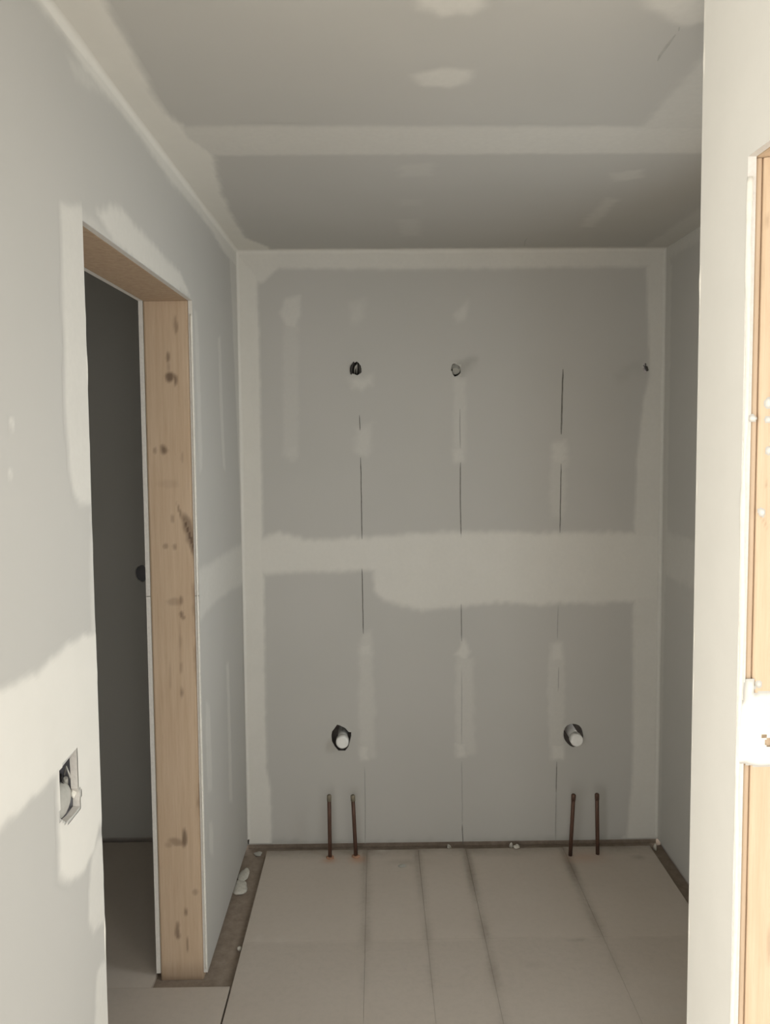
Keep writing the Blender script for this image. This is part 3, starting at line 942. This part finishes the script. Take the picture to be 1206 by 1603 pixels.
# ---- copper supply stubs
def supply(bx, by, tx, ty, label, seal=False):
    b = pix(bx, by, 2, 0.0)
    tp = pix(tx, ty, 1, b.y)
    t = tag(empty('supply_pipe', (b.x, b.y, 0)), label, 'pipe', 'copper supply stubs at the back wall')
    d = Vector(tp) - Vector(b)
    tube('tube', [Vector(b) + d * k - (Vector((0, 0, .01)) if k == 0 else Vector()) for k in (0, .3, .6, .93)], .0078, t, M_COP, 18)
    tube('cap', [Vector(b) + d * .90, Vector(b) + d * .901, Vector(b) + d * .985, Vector(b) + d], [.0082, .0092, .0092, .006], t, M_COPT if seal else M_COP, 18)
    if seal:
        blob('sealant', (b.x, b.y, 0.002), (.017, .015, .005), t, M_SEAL, int(bx), .3, 0.0002)
    return t


supply(517, 1343, 515.5, 1244, 'leftmost dark copper pipe rising from the floor at the back wall', True)
supply(557.5, 1341, 552.5, 1244, 'second copper pipe from the left, leaning beside the leftmost one', True)
supply(893, 1339, 898.5, 1243, 'third copper pipe from the left, left one of the right pair')
supply(936, 1337, 935, 1242, 'rightmost dark copper pipe rising from the floor at the back wall')

# ---- cables in the back wall's upper holes
def curve_px(lst, y):
    return [Vector(pix(a, b, 1, yy)) for (a, b), yy in zip(lst, y)]


t = tag(empty('electrical_cable', P_BACK.at(*P_BACK.uv(557, 577))), 'looped cable end poking from the left upper hole of the back wall', 'cable')
tube('sheath', curve_px([(553, 556), (554.5, 566), (551, 574), (550, 585), (552, 588)], [D + .05, D + .004, D - .010, D - .004, D + .03]), [.003, .0032, .0034, .003, .003], t, M_CABLE, 10)
tube('sheath', curve_px([(561, 564), (563, 574), (564, 582), (560, 588)], [D + .05, D - .004, D - .006, D + .03]), [.0045, .0058, .0058, .004], t, M_CABLE, 10)
tube('wire', curve_px([(555, 586), (556.5, 574), (558.5, 570), (559, 586)], [D + .03, D - .004, D - .004, D + .03]), .003, t, M_CABLEW, 10)
t = tag(empty('electrical_cable', P_BACK.at(*P_BACK.uv(714, 579))), 'cable stub plugged in the middle upper hole of the back wall', 'cable')
tube('sheath', curve_px([(713, 576), (713, 578), (713, 581)], [D + .06, D + .008, D + .002]), [.021, .022, .018], t, M_FILL, 14)
tube('wire', curve_px([(718, 582), (719, 578), (721, 576)], [D + .06, D + .006, D + .002]), [.006, .0065, .005], t, M_FILL, 10)
t = tag(empty('electrical_cable', P_BACK.at(*P_BACK.uv(1013, 577))), 'cable end in the right upper hole beside the corner tape', 'cable')
tube('sheath', curve_px([(1012, 570), (1012, 574), (1014, 580)], [D + .06, D + .004, D - .006]), [.005, .006, .005], t, M_CABLE, 10)
tube('wire', curve_px([(1011, 579), (1010, 575), (1008, 572)], [D + .05, D + .002, D - .002]), [.003, .003, .0025], t, M_BOX, 8)

# ---- switch box in the left wall
c0 = P_LEFT.uv(92, 1207); c1 = P_LEFT.uv(124, 1262)
y0, y1 = c0[0] - .004, c1[0] + .006
z0, z1 = P_LEFT.uv(103, 1287)[1] - .006, P_LEFT.uv(119, 1173)[1] + .006
xb, xf = XL - .068, XL - DW - .001
t = tag(empty('switch_box', (XL, (y0 + y1) / 2, z0)), 'recessed grey switch box half filled with joint compound in the left wall', 'electrical box')
bm = bmesh.new()
o_ = [(xf, y0, z0), (xf, y1, z0), (xf, y1, z1), (xf, y0, z1)]
th = .002
outer = [bm.verts.new(p) for p in o_]
outb = [bm.verts.new((xb, p[1], p[2])) for p in o_]
cyy, czz = (y0 + y1) / 2, (z0 + z1) / 2
ins = [(p[0], p[1] + (th if p[1] < cyy else -th), p[2] + (th if p[2] < czz else -th)) for p in o_]
inner = [bm.verts.new(p) for p in ins]
inb = [bm.verts.new((xb + th, p[1], p[2])) for p in ins]
for i in range(4):
    j = (i + 1) % 4
    bm.faces.new((outer[i], outer[j], outb[j], outb[i]))
    bm.faces.new((inner[i], inb[i], inb[j], inner[j]))
    bm.faces.new((outer[i], inner[i], inner[j], outer[j]))
bm.faces.new(outb); bm.faces.new(inb[::-1])
bmesh.ops.recalc_face_normals(bm, faces=bm.faces)
me = bpy.data.meshes.new('box'); bm.to_mesh(me); bm.free()
link('box', me, t, (M_BOX,))


def lp(px, py, dx):
    return Vector(pix(px, py, 0, XL - dx))


blob('mud_fill', (XL - .027, (y0 + y1) / 2 + .002, z0 + .030), (.022, (y1 - y0) / 2 - .001, .032), t, M_FILL, 5, .07)
blob('mud_fill', lp(116, 1240, .012), (.006, .010, .010), t, M_MUD, 6, .3)
tube('wire', [lp(97, 1232, .05), lp(101, 1212, .025), lp(104, 1200, .015), lp(109, 1214, .013), lp(113, 1228, .018)], .0016, t, M_CABLEW, 8)
tube('wire', [lp(95, 1212, .03), lp(97, 1222, .02), lp(100, 1230, .018), lp(105, 1226, .03)], .0018, t, M_CABLE, 8)
tube('sheath', [lp(101, 1250, .05), lp(102, 1232, .026), lp(103, 1218, .020)], [.005, .0052, .004], t, M_FILL, 10)

# ---- opening in the dark room's wall
cc = P_SIDE.uv(221, 898)
t = tag(empty('outlet_box', P_SIDE.at(cc[0], cc[1])), 'small black box opening in the dark room wall beside the door stud', 'electrical box')
tube('box', [(cc[0], D + .14, cc[1]), (cc[0], D + .075, cc[1])], .036, t, M_BOX, 20)

# ---- dropped lumps of joint compound
LUMPS = [
    (376, 1391, (.028, .052, .009), -.018, 'larger pale joint compound lump in the brown gap at the left wall', 41),
    (382, 1371, (.020, .046, .007), -.018, 'smaller pale joint compound lump behind the larger one in the left gap', 42),
    (809, 1327, (.013, .010, .009), 0.0, 'white joint compound crumb under the back wall between pipe pairs', 43),
    (799, 1322, (.008, .006, .014), -.018, 'small upright compound drip at the back wall base beside the white crumb', 44),
    (702, 1321, (.009, .006, .012), -.018, 'pale compound drip at the back wall base by the middle pencil line', 45),
    (1026, 1330, (.006, .012, .016), -.018, 'pale compound drip in the right corner of the alcove floor', 46),
    (398, 1437, (.010, .022, .004), -.018, 'greyish compound crumb against the board edge in the left gap', 47),
    (375, 1487, (.008, .010, .008), -.018, 'tiny pale compound crumb near the front of the left gap', 48),
    (630, 1356, (.016, .012, .003), 0.0, 'flat pale compound fleck on the floor right of left pipes', 49),
    (404, 1338, (.016, .016, .006), -.018, 'flat greyish compound fleck in the left back corner', 50),
]
for px, py, r, z, lab, sd in LUMPS:
    q = pix(px, py, 2, z)
    o = blob('compound_lump', (q.x, min(q.y, D - r[1] - .002), z + r[2] * .45), r, None, M_MUDL if sd not in (47, 50, 49) else M_FILL, sd, .32, z + .0004)
    tag(o, lab, 'compound lump', 'lumps of dried joint compound on the floor')
